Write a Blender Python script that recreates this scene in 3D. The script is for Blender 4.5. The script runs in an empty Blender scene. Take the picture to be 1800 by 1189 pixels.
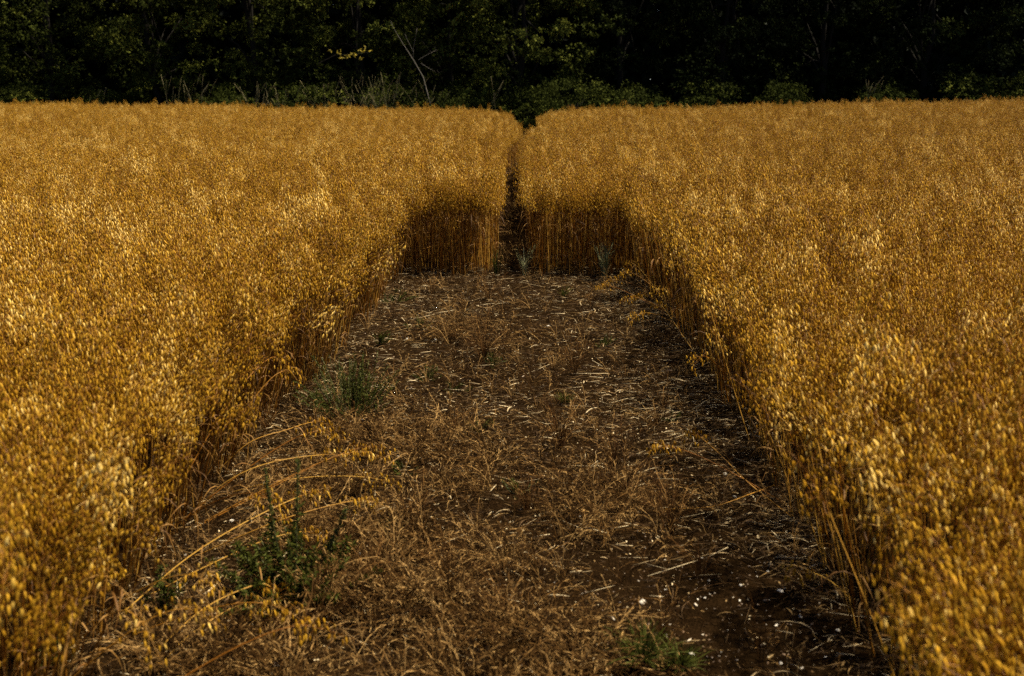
import bpy, math
import numpy as np
from math import radians, sin, cos, pi

# ------------------------------------------------------------------ camera, sky, sun, exposure
SC = bpy.context.scene
COL = SC.collection
F_PX, CX, CY, HORIZON = 2000.0, 900.0, 594.5, 150.0
CAM_H = 2.1
PITCH = math.atan((CY - HORIZON) / F_PX)

cam_d = bpy.data.cameras.new('camera')
cam = bpy.data.objects.new('camera', cam_d)
COL.objects.link(cam)
cam.location = (0, 0, CAM_H)
cam.rotation_euler = (pi / 2 - PITCH, 0, 0)
cam_d.sensor_width = 36.0
cam_d.lens = 36.0 * F_PX / 1800.0
cam_d.clip_start = 0.1
cam_d.clip_end = 2000
cam_d.dof.use_dof = True
cam_d.dof.focus_distance = 9.5
cam_d.dof.aperture_fstop = 3.2
SC.camera = cam

SUN_EL, SUN_AZ = 65.0, 80.0          # azimuth measured from +Y (view direction) towards +X (right)
world = bpy.data.worlds.new('World')
SC.world = world
world.use_nodes = True
wn = world.node_tree
bg = wn.nodes['Background']
sky = wn.nodes.new('ShaderNodeTexSky')
sky.sky_type = 'NISHITA'
sky.sun_disc = False
sky.sun_elevation = radians(SUN_EL)
sky.sun_rotation = radians(SUN_AZ)
sky.dust_density = 0.6
sky.air_density = 0.7
wn.links.new(sky.outputs[0], bg.inputs[0])
bg.inputs[1].default_value = 0.05

sun_d = bpy.data.lights.new('sun', 'SUN')
sun_d.energy = 5.0
sun_d.angle = radians(1.5)
sun_d.color = (1.0, 0.91, 0.70)
sun = bpy.data.objects.new('sun', sun_d)
COL.objects.link(sun)
sun.rotation_euler = (pi / 2 - radians(SUN_EL), 0, pi - radians(SUN_AZ))

SC.view_settings.view_transform = 'Standard'
SC.view_settings.look = 'None'
SC.view_settings.exposure = 1.6
SC.view_settings.gamma = 1.0
SC.view_settings.use_curve_mapping = False
SC.render.engine = 'CYCLES'
SC.cycles.max_bounces = 5
SC.cycles.diffuse_bounces = 2
SC.cycles.glossy_bounces = 2
SC.cycles.transmission_bounces = 3
SC.cycles.use_denoising = False

# ------------------------------------------------------------------ helpers
RNG = np.random.default_rng(7)


def G(px, py, z=0.0):
    """a point of the photograph (1800 x 1189) at height z, in metres"""
    u, v = (px - CX) / F_PX, (CY - py) / F_PX
    dy, dz = cos(PITCH) + v * sin(PITCH), -sin(PITCH) + v * cos(PITCH)
    t = (z - CAM_H) / dz
    return np.array((u * t, dy * t, z))


def sstep(a, b, x):
    t = np.clip((x - a) / (b - a), 0, 1)
    return t * t * (3 - 2 * t)


_P = np.random.default_rng(3).random((256, 256))


def vnoise(x, y):
    xi, yi = np.floor(x).astype(int), np.floor(y).astype(int)
    fx, fy = x - xi, y - yi
    fx, fy = fx * fx * (3 - 2 * fx), fy * fy * (3 - 2 * fy)
    a, b = _P[xi % 256, yi % 256], _P[(xi + 1) % 256, yi % 256]
    c, d = _P[xi % 256, (yi + 1) % 256], _P[(xi + 1) % 256, (yi + 1) % 256]
    return (a * (1 - fx) + b * fx) * (1 - fy) + (c * (1 - fx) + d * fx) * fy


def terrain(x, y):
    """the field rises a little to both sides, far out"""
    x, y = np.asarray(x, float), np.asarray(y, float)
    s = sstep(14, 56, y)
    return s * (0.42 * sstep(2, 26, x) + 0.26 * sstep(-3, -26, -np.abs(x)) * 0 + 0.24 * sstep(3, 26, -x) - 0.10)


def soil_z(x, y):
    x, y = np.asarray(x, float), np.asarray(y, float)
    z = 0.030 * vnoise(x * 3.1 + 40, y * 3.1 + 40) + 0.018 * vnoise(x * 9 + 80, y * 9 + 80)
    z += 0.014 * vnoise(x * 26 + 10, y * 26 + 10) + 0.007 * vnoise(x * 60 + 10, y * 60 + 10)
    return z - 0.02 + terrain(x, y)


class Geo:
    def __init__(s):
        s.V, s.T, s.M, s.A, s.n = [], [], [], [], 0

    def add(s, V, T, m=0, a=0.5):
        V, T = np.asarray(V, float).reshape(-1, 3), np.asarray(T, int).reshape(-1, 3)
        s.V.append(V); s.T.append(T + s.n)
        s.M.append(np.full(len(T), m) if np.isscalar(m) else np.asarray(m))
        s.A.append(np.full(len(V), a) if np.isscalar(a) else np.asarray(a))
        s.n += len(V)
        return s

    def arrays(s):
        return np.concatenate(s.V), np.concatenate(s.T), np.concatenate(s.M), np.concatenate(s.A)

    def addgeo(s, g, R=None, L=None, a_shift=0.0):
        if not g.V:
            return s
        V, T, M, A = g.arrays()
        if R is not None:
            V = V @ np.asarray(R).T
        if L is not None:
            V = V + np.asarray(L)
        return s.add(V, T, M, np.clip(A + a_shift, 0, 1))


def mesh_of(name, geo, mats, smooth=True):
    V, T, M, A = geo.arrays()
    me = bpy.data.meshes.new(name)
    me.vertices.add(len(V)); me.loops.add(len(T) * 3); me.polygons.add(len(T))
    me.vertices.foreach_set('co', V.astype(np.float32).ravel())
    me.loops.foreach_set('vertex_index', T.astype(np.int32).ravel())
    me.polygons.foreach_set('loop_start', np.arange(0, len(T) * 3, 3, dtype=np.int32))
    me.polygons.foreach_set('material_index', M.astype(np.int32))
    me.polygons.foreach_set('use_smooth', np.full(len(T), smooth))
    at = me.attributes.new('tint', 'FLOAT', 'POINT')
    at.data.foreach_set('value', A.astype(np.float32))
    for m in mats:
        me.materials.append(m)
    me.update(calc_edges=True)
    return me


def obj(name, geo, mats, parent=None, loc=None, link=True, smooth=True):
    me = mesh_of(name, geo, mats if isinstance(mats, (list, tuple)) else [mats], smooth)
    o = bpy.data.objects.new(name, me)
    if link:
        COL.objects.link(o)
    if parent is not None:
        o.parent = parent
    if loc is not None:
        o.location = loc
    return o


def empty(name, loc=(0, 0, 0), rot=(0, 0, 0), s=1.0):
    o = bpy.data.objects.new(name, None)
    o.empty_display_size = 0.1
    COL.objects.link(o)
    o.location = loc; o.rotation_euler = rot; o.scale = (s, s, s)
    return o


def tag(o, label=None, cat=None, group=None, kind=None):
    for k, v in (('label', label), ('category', cat), ('group', group), ('kind', kind)):
        if v:
            o[k] = v
    return o


def copy_tree(root, loc, rot, s=1.0):
    r = root.copy(); COL.objects.link(r)
    r.location = loc; r.rotation_euler = rot; r.scale = (s, s, s)
    for ch in root.children:
        c = ch.copy(); COL.objects.link(c); c.parent = r
    return r


def rz(a):
    c, s = cos(a), sin(a)
    return np.array(((c, -s, 0), (s, c, 0), (0, 0, 1)))


def norm(v):
    v = np.asarray(v, float)
    return v / (np.linalg.norm(v, axis=-1, keepdims=True) + 1e-12)


def frames(d, roll):
    """rotation matrices that carry +Z to each d (k,3), turned by roll"""
    d = norm(d)
    ref = np.where(np.abs(d[:, 2:3]) > 0.95, np.array([[1.0, 0, 0]]), np.array([[0, 0, 1.0]]))
    x = norm(np.cross(ref, d)); y = np.cross(d, x)
    c, s = np.cos(roll)[:, None], np.sin(roll)[:, None]
    return np.stack((x * c + y * s, y * c - x * s, d), axis=2)


def many(g, tmpl, R, L, S, m=0, a=None):
    """copies of a template (V, T) with rotations R, places L, sizes S (k,) or (k,3)"""
    Vt, Tt = tmpl
    k = len(L)
    if k == 0:
        return
    S = np.asarray(S, float)
    S = S[:, None, None] if S.ndim == 1 else S[:, None, :]
    V = np.einsum('kij,knj->kni', R, Vt[None] * S) + np.asarray(L)[:, None, :]
    T = Tt[None] + (np.arange(k) * len(Vt))[:, None, None]
    A = np.repeat(np.full(k, 0.5) if a is None else a, len(Vt))
    g.add(V.reshape(-1, 3), T.reshape(-1, 3), m, A)


def tube(g, P, r, sides=3, m=0, a=0.5, cap=True):
    P = np.asarray(P, float)
    n = len(P)
    r = np.full(n, r) if np.isscalar(r) else np.asarray(r)
    t = norm(np.gradient(P, axis=0))
    ref = np.array((0.13, 0.97, 0.2)) if abs(t[:, 1]).mean() < 0.8 else np.array((0.95, 0.1, 0.3))
    x = norm(np.cross(t, ref)); y = np.cross(t, x)
    ang = np.arange(sides) * 2 * pi / sides
    V = P[:, None, :] + r[:, None, None] * (np.cos(ang)[None, :, None] * x[:, None, :] + np.sin(ang)[None, :, None] * y[:, None, :])
    T = []
    for i in range(n - 1):
        for j in range(sides):
            p, q = i * sides + j, i * sides + (j + 1) % sides
            T += [(p, q, q + sides), (p, q + sides, p + sides)]
    V = V.reshape(-1, 3)
    if cap:
        V = np.vstack((V, P[-1:]))
        e = (n - 1) * sides
        T += [(e + j, e + (j + 1) % sides, n * sides) for j in range(sides)]
    g.add(V, T, m, a)


def ribbon(g, P, w, m=0, a=0.5, side=None, fold=0.25):
    """a folded blade along P, w wide"""
    P = np.asarray(P, float); n = len(P)
    w = np.full(n, w) if np.isscalar(w) else np.asarray(w)
    t = norm(np.gradient(P, axis=0))
    side = np.array((0.3, 0.9, 0.1)) if side is None else np.asarray(side, float)
    if side.ndim == 1:
        side = np.repeat(side[None], n, 0)
    x = norm(side - (side * t).sum(1)[:, None] * t); y = np.cross(t, x)
    V = np.stack((P - x * w[:, None] / 2, P + y * (w * fold)[:, None], P + x * w[:, None] / 2), 1).reshape(-1, 3)
    T = []
    for i in range(n - 1):
        b = i * 3
        for j in (0, 1):
            T += [(b + j, b + j + 1, b + j + 4), (b + j, b + j + 4, b + j + 3)]
    g.add(V, T, m, a)


# ------------------------------------------------------------------ materials
def ramp_material(name, stops, rough=0.6, translucent=0.0, spec=0.3, vary=0.0, field=0.0, field_scale=0.35):
    """colour from the 'tint' attribute through a ramp; vary: by instance; field: broad patches over the ground"""
    m = bpy.data.materials.new(name); m.use_nodes = True
    nt = m.node_tree; N, L = nt.nodes, nt.links
    b = N['Principled BSDF']; out = N['Material Output']
    at = N.new('ShaderNodeAttribute'); at.attribute_name = 'tint'
    src = at.outputs['Fac']
    if vary:
        oi = N.new('ShaderNodeObjectInfo')
        ma = N.new('ShaderNodeMath'); ma.operation = 'MULTIPLY_ADD'
        L.new(oi.outputs['Random'], ma.inputs[0]); ma.inputs[1].default_value = vary; 
        sb = N.new('ShaderNodeMath'); sb.operation = 'SUBTRACT'
        L.new(src, sb.inputs[0]); sb.inputs[1].default_value = vary / 2
        L.new(sb.outputs[0], ma.inputs[2]); src = ma.outputs[0]
    if field:
        ge = N.new('ShaderNodeNewGeometry')
        nz = N.new('ShaderNodeTexNoise'); nz.inputs['Scale'].default_value = field_scale; nz.inputs['Detail'].default_value = 3
        L.new(ge.outputs['Position'], nz.inputs['Vector'])
        ma = N.new('ShaderNodeMath'); ma.operation = 'MULTIPLY_ADD'
        L.new(nz.outputs['Fac'], ma.inputs[0]); ma.inputs[1].default_value = field
        sb = N.new('ShaderNodeMath'); sb.operation = 'SUBTRACT'
        L.new(src, sb.inputs[0]); sb.inputs[1].default_value = field / 2
        L.new(sb.outputs[0], ma.inputs[2]); src = ma.outputs[0]
    cr = N.new('ShaderNodeValToRGB')
    el = cr.color_ramp.elements
    while len(el) < len(stops):
        el.new(0.5)
    for e, (p, c) in zip(el, stops):
        e.position = p; e.color = (*c, 1)
    L.new(src, cr.inputs[0])
    L.new(cr.outputs[0], b.inputs['Base Color'])
    b.inputs['Roughness'].default_value = rough
    b.inputs['Specular IOR Level'].default_value = spec
    if translucent:
        tr = N.new('ShaderNodeBsdfTranslucent'); mx = N.new('ShaderNodeMixShader')
        L.new(cr.outputs[0], tr.inputs[0]); mx.inputs[0].default_value = translucent
        L.new(b.outputs[0], mx.inputs[1]); L.new(tr.outputs[0], mx.inputs[2]); L.new(mx.outputs[0], out.inputs[0])
    return m


M = {}
M['spikelet'] = ramp_material('oat_spikelet', [(0, (.145, .063, .0030)), (.45, (.305, .148, .0062)), (.78, (.48, .264, .021)), (1, (.68, .46, .13))], .6, .22, .12, .10, .34)
M['stem'] = ramp_material('oat_stem', [(0, (.045, .014, .001)), (.5, (.15, .052, .003)), (1, (.42, .23, .04))], .5, 0, .12, .2)
M['leaf'] = ramp_material('oat_leaf', [(0, (.05, .02, .003)), (.5, (.12, .05, .007)), (1, (.24, .12, .025))], .65, .2, .2, .2)
M['straw'] = ramp_material('straw', [(0, (.012, .006, .002)), (.45, (.046, .024, .008)), (.8, (.15, .088, .030)), (1, (.44, .34, .20))], .7, 0, .08)
M['dry_grass'] = ramp_material('dry_grass', [(0, (.007, .0031, .0009)), (.45, (.032, .0142, .0036)), (.8, (.120, .060, .0170)), (1, (.33, .195, .070))], .75, .1, .03, .3)
M['tuft_grass'] = ramp_material('tuft_grass', [(0, (.018, .007, .002)), (.5, (.060, .024, .006)), (.85, (.19, .095, .028)), (1, (.32, .19, .07))], .75, .1, .03)
M['weed'] = ramp_material('weed_leaf', [(0, (.010, .011, .0015)), (.5, (.030, .033, .0055)), (1, (.095, .100, .026))], .9, .2, .0)
M['weed_stem'] = ramp_material('weed_stem', [(0, (.03, .035, .012)), (1, (.12, .12, .04))], .6, 0, .2)
M['tree_leaf'] = ramp_material('tree_leaf', [(0, (.010, .0125, .002)), (.55, (.026, .031, .005)), (1, (.105, .110, .018))], .85, .12, .02, .2)
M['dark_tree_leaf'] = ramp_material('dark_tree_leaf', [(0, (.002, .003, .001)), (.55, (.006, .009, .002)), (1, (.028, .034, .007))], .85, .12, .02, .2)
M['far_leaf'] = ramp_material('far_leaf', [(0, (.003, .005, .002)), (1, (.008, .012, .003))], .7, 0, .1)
M['yellow_leaf'] = ramp_material('yellow_leaf', [(0, (.18, .13, .012)), (1, (.36, .27, .03))], .6, .3, .2)
M['bark'] = ramp_material('bark', [(0, (.004, .003, .002)), (1, (.012, .009, .006))], .85, 0, .1)
M['pale_wood'] = ramp_material('dead_wood', [(0, (.06, .05, .04)), (1, (.12, .105, .085))], .8, 0, .1)
M['pale_grass'] = ramp_material('pale_grass', [(0, (.06, .05, .022)), (1, (.26, .21, .10))], .7, .2, .15)
M['pale_weed'] = ramp_material('pale_weed', [(0, (.07, .07, .025)), (.5, (.20, .20, .09)), (1, (.40, .37, .18))], .8, .1, .05)
M['flint'] = ramp_material('flint', [(0, (.06, .030, .010)), (.35, (.15, .085, .04)), (.6, (.32, .26, .19)), (1, (.58, .54, .47))], .6, 0, .4)


def soil_material():
    m = bpy.data.materials.new('soil'); m.use_nodes = True
    nt = m.node_tree; N, L = nt.nodes, nt.links
    b = N['Principled BSDF']
    ge = N.new('ShaderNodeNewGeometry')
    n1 = N.new('ShaderNodeTexNoise'); n1.inputs['Scale'].default_value = 2.2; n1.inputs['Detail'].default_value = 8; n1.inputs['Roughness'].default_value = .7
    n2 = N.new('ShaderNodeTexNoise'); n2.inputs['Scale'].default_value = 70; n2.inputs['Detail'].default_value = 6; n2.inputs['Roughness'].default_value = .7
    vo = N.new('ShaderNodeTexVoronoi'); vo.inputs['Scale'].default_value = 95
    for n in (n1, n2, vo):
        L.new(ge.outputs['Position'], n.inputs['Vector'])
    mx = N.new('ShaderNodeMath'); mx.operation = 'MULTIPLY_ADD'; mx.inputs[1].default_value = .5
    L.new(n2.outputs['Fac'], mx.inputs[0])
    hf = N.new('ShaderNodeMath'); hf.operation = 'MULTIPLY'; hf.inputs[1].default_value = .5
    L.new(n1.outputs['Fac'], hf.inputs[0]); L.new(hf.outputs[0], mx.inputs[2])
    cr = N.new('ShaderNodeValToRGB'); el = cr.color_ramp.elements
    el[0].position = .36; el[0].color = (.003, .0016, .0007, 1)
    el[1].position = .66; el[1].color = (.017, .0088, .0034, 1)
    L.new(mx.outputs[0], cr.inputs[0]); L.new(cr.outputs[0], b.inputs['Base Color'])
    b.inputs['Roughness'].default_value = .95; b.inputs['Specular IOR Level'].default_value = .0
    bp = N.new('ShaderNodeBump'); bp.inputs['Strength'].default_value = .9; bp.inputs['Distance'].default_value = .012
    ad = N.new('ShaderNodeMath'); ad.operation = 'ADD'
    L.new(n2.outputs['Fac'], ad.inputs[0]); L.new(vo.outputs['Distance'], ad.inputs[1])
    L.new(ad.outputs[0], bp.inputs['Height']); L.new(bp.outputs[0], b.inputs['Normal'])
    return m


M['soil'] = soil_material()

# ------------------------------------------------------------------ the ground
def grid_geo(xs, ys, zf):
    X, Y = np.meshgrid(xs, ys)
    V = np.stack((X, Y, zf(X, Y)), -1).reshape(-1, 3)
    nx, ny = len(xs), len(ys)
    i = (np.arange(ny - 1)[:, None] * nx + np.arange(nx - 1)[None]).ravel()
    T = np.concatenate((np.stack((i, i + 1, i + nx + 1), 1), np.stack((i, i + nx + 1, i + nx), 1)))
    return Geo().add(V, T)


far = np.concatenate((np.linspace(-600, -60, 10), np.linspace(-50, 50, 81), np.linspace(60, 600, 10)))
farY = np.concatenate((np.linspace(-300, -20, 6), np.linspace(-10, 90, 81), np.linspace(110, 900, 10)))
g = grid_geo(far, farY, lambda x, y: terrain(x, y) - 0.06)
tag(obj('ground', g, M['soil']), kind='structure')
g = grid_geo(np.arange(-2.3, 2.2, .016), np.arange(1.2, 13.9, .016), soil_z)
tag(obj('soil_clearing', g, M['soil']), kind='structure')

# ------------------------------------------------------------------ one oat plant
def spikelet_template():
    V, T = [], []
    for sgn in (1, -1):
        b = len(V)
        op = lambda s: sgn * (0.02 + 0.10 * s)
        V.append((0, 0, 0))
        for s, w, k in ((.22, .13, .11), (.58, .155, .12)):
            V += [(-w, op(s) * .4, -s), (0, op(s) + sgn * k, -s), (w, op(s) * .4, -s)]
        V.append((0, op(1) * .9, -1))
        T += [(b, b + 1, b + 2), (b, b + 2, b + 3)]
        for j in (1, 2):
            T += [(b + j, b + j + 3, b + j + 4), (b + j, b + j + 4, b + j + 1)]
        T += [(b + 4, b + 7, b + 5), (b + 5, b + 7, b + 6)]
    V, T = np.array(V, float), np.array(T)
    V[:, 2] *= -1          # along +Z so that frames() points it
    return V, T


SPIKELET = spikelet_template()
HAIR = (np.array([(-.5, 0, 0), (.5, 0, 0), (.35, 0, 1), (-.35, 0, 1)], float), np.array([(0, 1, 2), (0, 2, 3)]))


def panicle(rng, P, tone, size=1.0, counts=(7, 6, 6, 6, 5, 4, 4, 3, 2, 1)):
    """spikelets on drooping hair-thin branches along the rachis P (points from its foot to its tip)"""
    g = Geo()
    P = np.asarray(P, float)
    tube(g, P, np.linspace(.0011, .0006, len(P)) * size, 3, 1, tone)
    seg = np.linspace(0, 1, len(counts))
    idx = seg * (len(P) - 1)
    nodes = np.stack([np.interp(idx, np.arange(len(P)), P[:, k]) for k in range(3)], 1)
    A, B, E, D, S = [], [], [], [], []
    for i, (nd, c) in enumerate(zip(nodes, counts)):
        ln = (.085 - .055 * seg[i]) * size
        az0 = rng.random() * 2 * pi
        for q in range(c):
            az = az0 + q * 2 * pi / c + rng.normal(0, .4)
            o = np.array((cos(az), sin(az), 0))
            l = ln * rng.uniform(.55, 1.25)
            mid = nd + o * l * .55 + np.array((0, 0, l * rng.uniform(.15, .5)))
            end = mid + o * l * .35 + np.array((0, 0, -l * rng.uniform(.1, .5)))
            A += [nd, mid]; B += [mid, end]
            for e in ([end, mid] if l > .05 * size and rng.random() < .75 else [end]):
                E.append(e)
                D.append(o * rng.uniform(.0, .36) + np.array((rng.normal(0, .12), rng.normal(0, .12), -1)))
                S.append(rng.uniform(.020, .028) * size)
    A, B, E, D, S = map(np.array, (A, B, E, D, S))
    d = B - A
    ln = np.linalg.norm(d, axis=1)
    many(g, HAIR, frames(d, rng.random(len(A)) * 6.28), A, np.stack((np.full(len(A), .0011), ln, ln), 1), 1, np.full(len(A), tone))
    W = np.stack((S * rng.uniform(.75, 1.05, len(S)), S * rng.uniform(.8, 1.2, len(S)), S), 1)
    many(g, SPIKELET, frames(D, rng.random(len(E)) * 6.28), E, W, 0, np.clip(tone + rng.normal(0, .17, len(E)), 0, 1))
    return g


def dry_leaf(rng, foot, length, tone):
    az = rng.random() * 2 * pi
    o = np.array((cos(az), sin(az), 0)); side = np.array((-sin(az), cos(az), 0))
    t = np.linspace(0, 1, 6)
    up, drop = rng.uniform(.5, 1.0), rng.uniform(.7, 1.6)
    P = foot + length * (o[None] * (t * .75)[:, None] + np.array((0, 0, 1.0))[None] * (up * t - drop * t ** 2)[:, None])
    tw = np.linspace(0, rng.normal(0, 2.0), 6)
    sd = side[None] * np.cos(tw)[:, None] + np.array((0, 0, 1.0))[None] * np.sin(tw)[:, None]
    g = Geo()
    ribbon(g, P, np.array((.5, 1, .95, .8, .5, .06)) * rng.uniform(.004, .0075), 2, tone, sd)
    return g


def oat_parts(rng, height=None):
    h = height or rng.uniform(.96, 1.10)
    tone = float(np.clip(rng.normal(.50, .20), .05, .98))
    az = rng.random() * 2 * pi
    o = np.array((cos(az), sin(az), 0))
    bend = rng.uniform(.01, .06)
    hs = h * .77
    t = np.linspace(0, 1, 5)
    P = o[None] * (bend * t ** 2)[:, None] + np.array((0, 0, hs))[None] * t[:, None]
    st = Geo()
    tube(st, P, np.linspace(.0036, .0019, 5), 3, 1, float(np.clip(rng.normal(.48, .30), 0, 1)), cap=False)
    t2 = np.linspace(0, 1, 6)
    L = h * .22 + .02
    nod = rng.uniform(.02, .10)
    R = P[-1] + o[None] * (bend * t2 + nod * t2 ** 2.5)[:, None] + np.array((0, 0, 1.0))[None] * (L * t2 - nod * .7 * t2 ** 3)[:, None]
    pa = panicle(rng, R, tone)
    lf = [dry_leaf(rng, P[0] + (P[-1] - P[0]) * f, rng.uniform(.13, .26), float(rng.random())) for f in rng.uniform(.1, .8, rng.integers(0, 3))]
    return st, pa, lf


OAT_MATS = [M['spikelet'], M['stem'], M['leaf']]


def oat_geo(rng, height=None):
    st, pa, lf = oat_parts(rng, height)
    g = Geo().addgeo(st).addgeo(pa)
    for l in lf:
        g.addgeo(l)
    return g


# ------------------------------------------------------------------ scattering stuff with geometry nodes (stuff only)
def scatter(name, mesh_points, rot, scale, var, protos, label, cat=None):
    me = bpy.data.meshes.new(name)
    n = len(mesh_points)
    me.vertices.add(n)
    me.vertices.foreach_set('co', np.asarray(mesh_points, np.float32).ravel())
    a = me.attributes.new('rot', 'FLOAT_VECTOR', 'POINT'); a.data.foreach_set('vector', np.asarray(rot, np.float32).ravel())
    a = me.attributes.new('size', 'FLOAT', 'POINT'); a.data.foreach_set('value', np.asarray(scale, np.float32))
    a = me.attributes.new('variant', 'INT', 'POINT'); a.data.foreach_set('value', np.asarray(var, np.int32))
    o = bpy.data.objects.new(name, me); COL.objects.link(o)
    ng = bpy.data.node_groups.new(name, 'GeometryNodeTree')
    ng.interface.new_socket('Geometry', in_out='INPUT', socket_type='NodeSocketGeometry')
    ng.interface.new_socket('Geometry', in_out='OUTPUT', socket_type='NodeSocketGeometry')
    N, L = ng.nodes, ng.links
    gi, go = N.new('NodeGroupInput'), N.new('NodeGroupOutput')

    def named(nm, ty):
        q = N.new('GeometryNodeInputNamedAttribute'); q.data_type = ty; q.inputs['Name'].default_value = nm
        return q.outputs['Attribute']
    r = N.new('FunctionNodeEulerToRotation'); L.new(named('rot', 'FLOAT_VECTOR'), r.inputs[0])
    s, v = named('size', 'FLOAT'), named('variant', 'INT')
    j = N.new('GeometryNodeJoinGeometry')
    for i, p in enumerate(protos):
        c = N.new('FunctionNodeCompare'); c.data_type = 'INT'; c.operation = 'EQUAL'
        ins = [k for k in c.inputs if k.type == 'INT']
        L.new(v, ins[0]); ins[1].default_value = i
        oi = N.new('GeometryNodeObjectInfo'); oi.inputs['Object'].default_value = p; oi.inputs['As Instance'].default_value = False
        ip = N.new('GeometryNodeInstanceOnPoints')
        L.new(gi.outputs[0], ip.inputs['Points']); L.new(c.outputs[0], ip.inputs['Selection'])
        L.new(oi.outputs['Geometry'], ip.inputs['Instance'])
        L.new(r.outputs[0], ip.inputs['Rotation']); L.new(s, ip.inputs['Scale'])
        L.new(ip.outputs[0], j.inputs[0])
    L.new(j.outputs[0], go.inputs[0])
    md = o.modifiers.new('scatter', 'NODES'); md.node_group = ng
    return tag(o, label, cat, kind='stuff')


# ------------------------------------------------------------------ the shape of the field
BACK = 12.62


def left_edge(y):
    return np.interp(y, (-2, 3, 5, 6, 7.7, 10, 13), (-1.42, -1.46, -1.56, -1.57, -1.44, -1.33, -1.20)) + .12 * (vnoise(y * 2.1 + 5, y * 0 + 3) - .5) + .10 * (vnoise(y * 6.3 + 5, y * 0 + 31) - .5)


def right_edge(y):
    return np.interp(y, (-2, 3.8, 5.5, 7.3, 10, 13), (1.22, 1.32, 1.42, 1.45, 1.41, 1.36)) + .12 * (vnoise(y * 2.1 + 50, y * 0 + 9) - .5) + .10 * (vnoise(y * 6.3 + 50, y * 0 + 39) - .5)


def path_x(y):
    return 0.0 + .62 * sstep(25, 38, y) + .08 * (vnoise(y * .8, y * 0 + 20) - .5)


def path_w(y):
    return np.interp(y, (12, 16, 24, 38, 60), (.20, .20, .25, .38, .7))


def far_edge(x):
    return 54.0 + 1.2 * vnoise(x * .3 + 9, x * 0 + 2)


def in_crop(x, y):
    bk = BACK + .08 * (vnoise(x * 4 + 9, x * 0 + 77) - .5)
    clear = (y < bk) & (x > left_edge(y)) & (x < right_edge(y))
    path = (y >= bk) & (np.abs(x - path_x(y)) < path_w(y))
    return ~clear & ~path & (y < far_edge(x))


rng = np.random.default_rng(21)
single_geo = [oat_geo(rng) for _ in range(16)]
CELL = .5


def patch_geo(rng):
    g = Geo()
    for i in range(8):
        for j in range(7):
            x = (i + .5 + rng.normal(0, .28)) / 8 * CELL - CELL / 2
            y = (j + .5 + rng.normal(0, .33)) / 7 * CELL - CELL / 2
            s = rng.normal(1.0, .075)
            if rng.random() < .018:
                s *= rng.uniform(1.10, 1.25)
            t1, t2 = rng.normal(0, .06, 2)
            R = rz(rng.random() * 6.28)
            tilt = np.array(((1, 0, t1), (0, 1, t2), (-t1, -t2, 1)))
            g.addgeo(single_geo[rng.integers(len(single_geo))], tilt @ R * s, (x, y, 0), rng.normal(0, .13))
    return g


protos = [obj('oat_patch', patch_geo(rng), OAT_MATS, link=False) for _ in range(8)]
protos += [obj('oat_single', q, OAT_MATS, link=False) for q in single_geo]

# cells wholly inside the crop take a patch; the others are filled plant by plant
gx, gy = np.arange(-34, 34.01, CELL) + .25, np.arange(-1.5, 56, CELL) + .25
X, Y = [q.ravel() for q in np.meshgrid(gx, gy)]
keep = np.abs(X) < 3.6 + .49 * np.maximum(Y, 0)
X, Y = X[keep], Y[keep]
full = np.ones(len(X), bool); some = np.zeros(len(X), bool)
for dx in np.linspace(-.25, .25, 5):
    for dy in np.linspace(-.25, .25, 3):
        q = in_crop(X + dx, Y + dy)
        full &= q; some |= q
some &= ~full
pts, rot, size, var = [], [], [], []
k = full.sum()
pts.append(np.stack((X[full], Y[full], terrain(X[full], Y[full]) - .03), 1))
rot.append(np.stack((rng.normal(0, .012, k), rng.normal(0, .012, k), rng.integers(0, 4, k) * pi / 2), 1))
big = .93 + .14 * vnoise(X[full] * .55 + 30, Y[full] * .55 + 30)
def shoulder(x, y):
    d = np.maximum(np.abs(x - path_x(y)) - path_w(y), 0)
    return 1 - (.08 + .20 * sstep(24, 44, y)) * (.6 + .8 * vnoise(x * 2.5 + 7, y * 1.7)) * np.exp(-d / (.16 + .6 * sstep(24, 44, y)))


size.append(big * shoulder(X[full], Y[full]) * rng.normal(1, .042, k)); var.append(rng.integers(0, 8, k))
PER = 76
ex = np.repeat(X[some], PER) + rng.uniform(-.25, .25, some.sum() * PER)
ey = np.repeat(Y[some], PER) + rng.uniform(-.25, .25, some.sum() * PER)
ok = in_crop(ex, ey) & (vnoise(ex * 7 + 3, ey * 7 + 60) + rng.normal(0, .12, len(ex)) > .23); ex, ey = ex[ok], ey[ok]
n = len(ex)
dl, dr = left_edge(ey) - ex, ex - right_edge(ey)
near_clear = ey < BACK + .1
wl = np.where(near_clear & (dl >= 0), np.exp(-np.maximum(dl, 0) / .22), 0)
wr = np.where(near_clear & (dr >= 0), np.exp(-np.maximum(dr, 0) / .22), 0)
lean = wl * np.interp(ey, (2, 5, 9, 13), (.40, .42, .36, .16)) * rng.uniform(.15, 1.35, n) - wr * np.interp(ey, (2, 5, 9, 13), (.34, .28, .22, .12)) * rng.uniform(.3, 1.3, n) + rng.normal(0, .05, n)
along = rng.normal(0, .09, n)
ez = np.where(ey < 13.8, soil_z(ex, ey) - .01, terrain(ex, ey) - .05)
# rotation Euler XYZ: lean towards +x is a turn about Y, after a random spin about Z (spin first = innermost)


def lean_euler(spin, lx, ly):
    out = np.zeros((len(spin), 3))
    import mathutils
    for i in range(len(spin)):
        e = (mathutils.Euler((0, float(lx[i]), 0)).to_matrix() @ mathutils.Euler((float(ly[i]), 0, 0)).to_matrix() @ mathutils.Euler((0, 0, float(spin[i]))).to_matrix()).to_euler()
        out[i] = e
    return out


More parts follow.
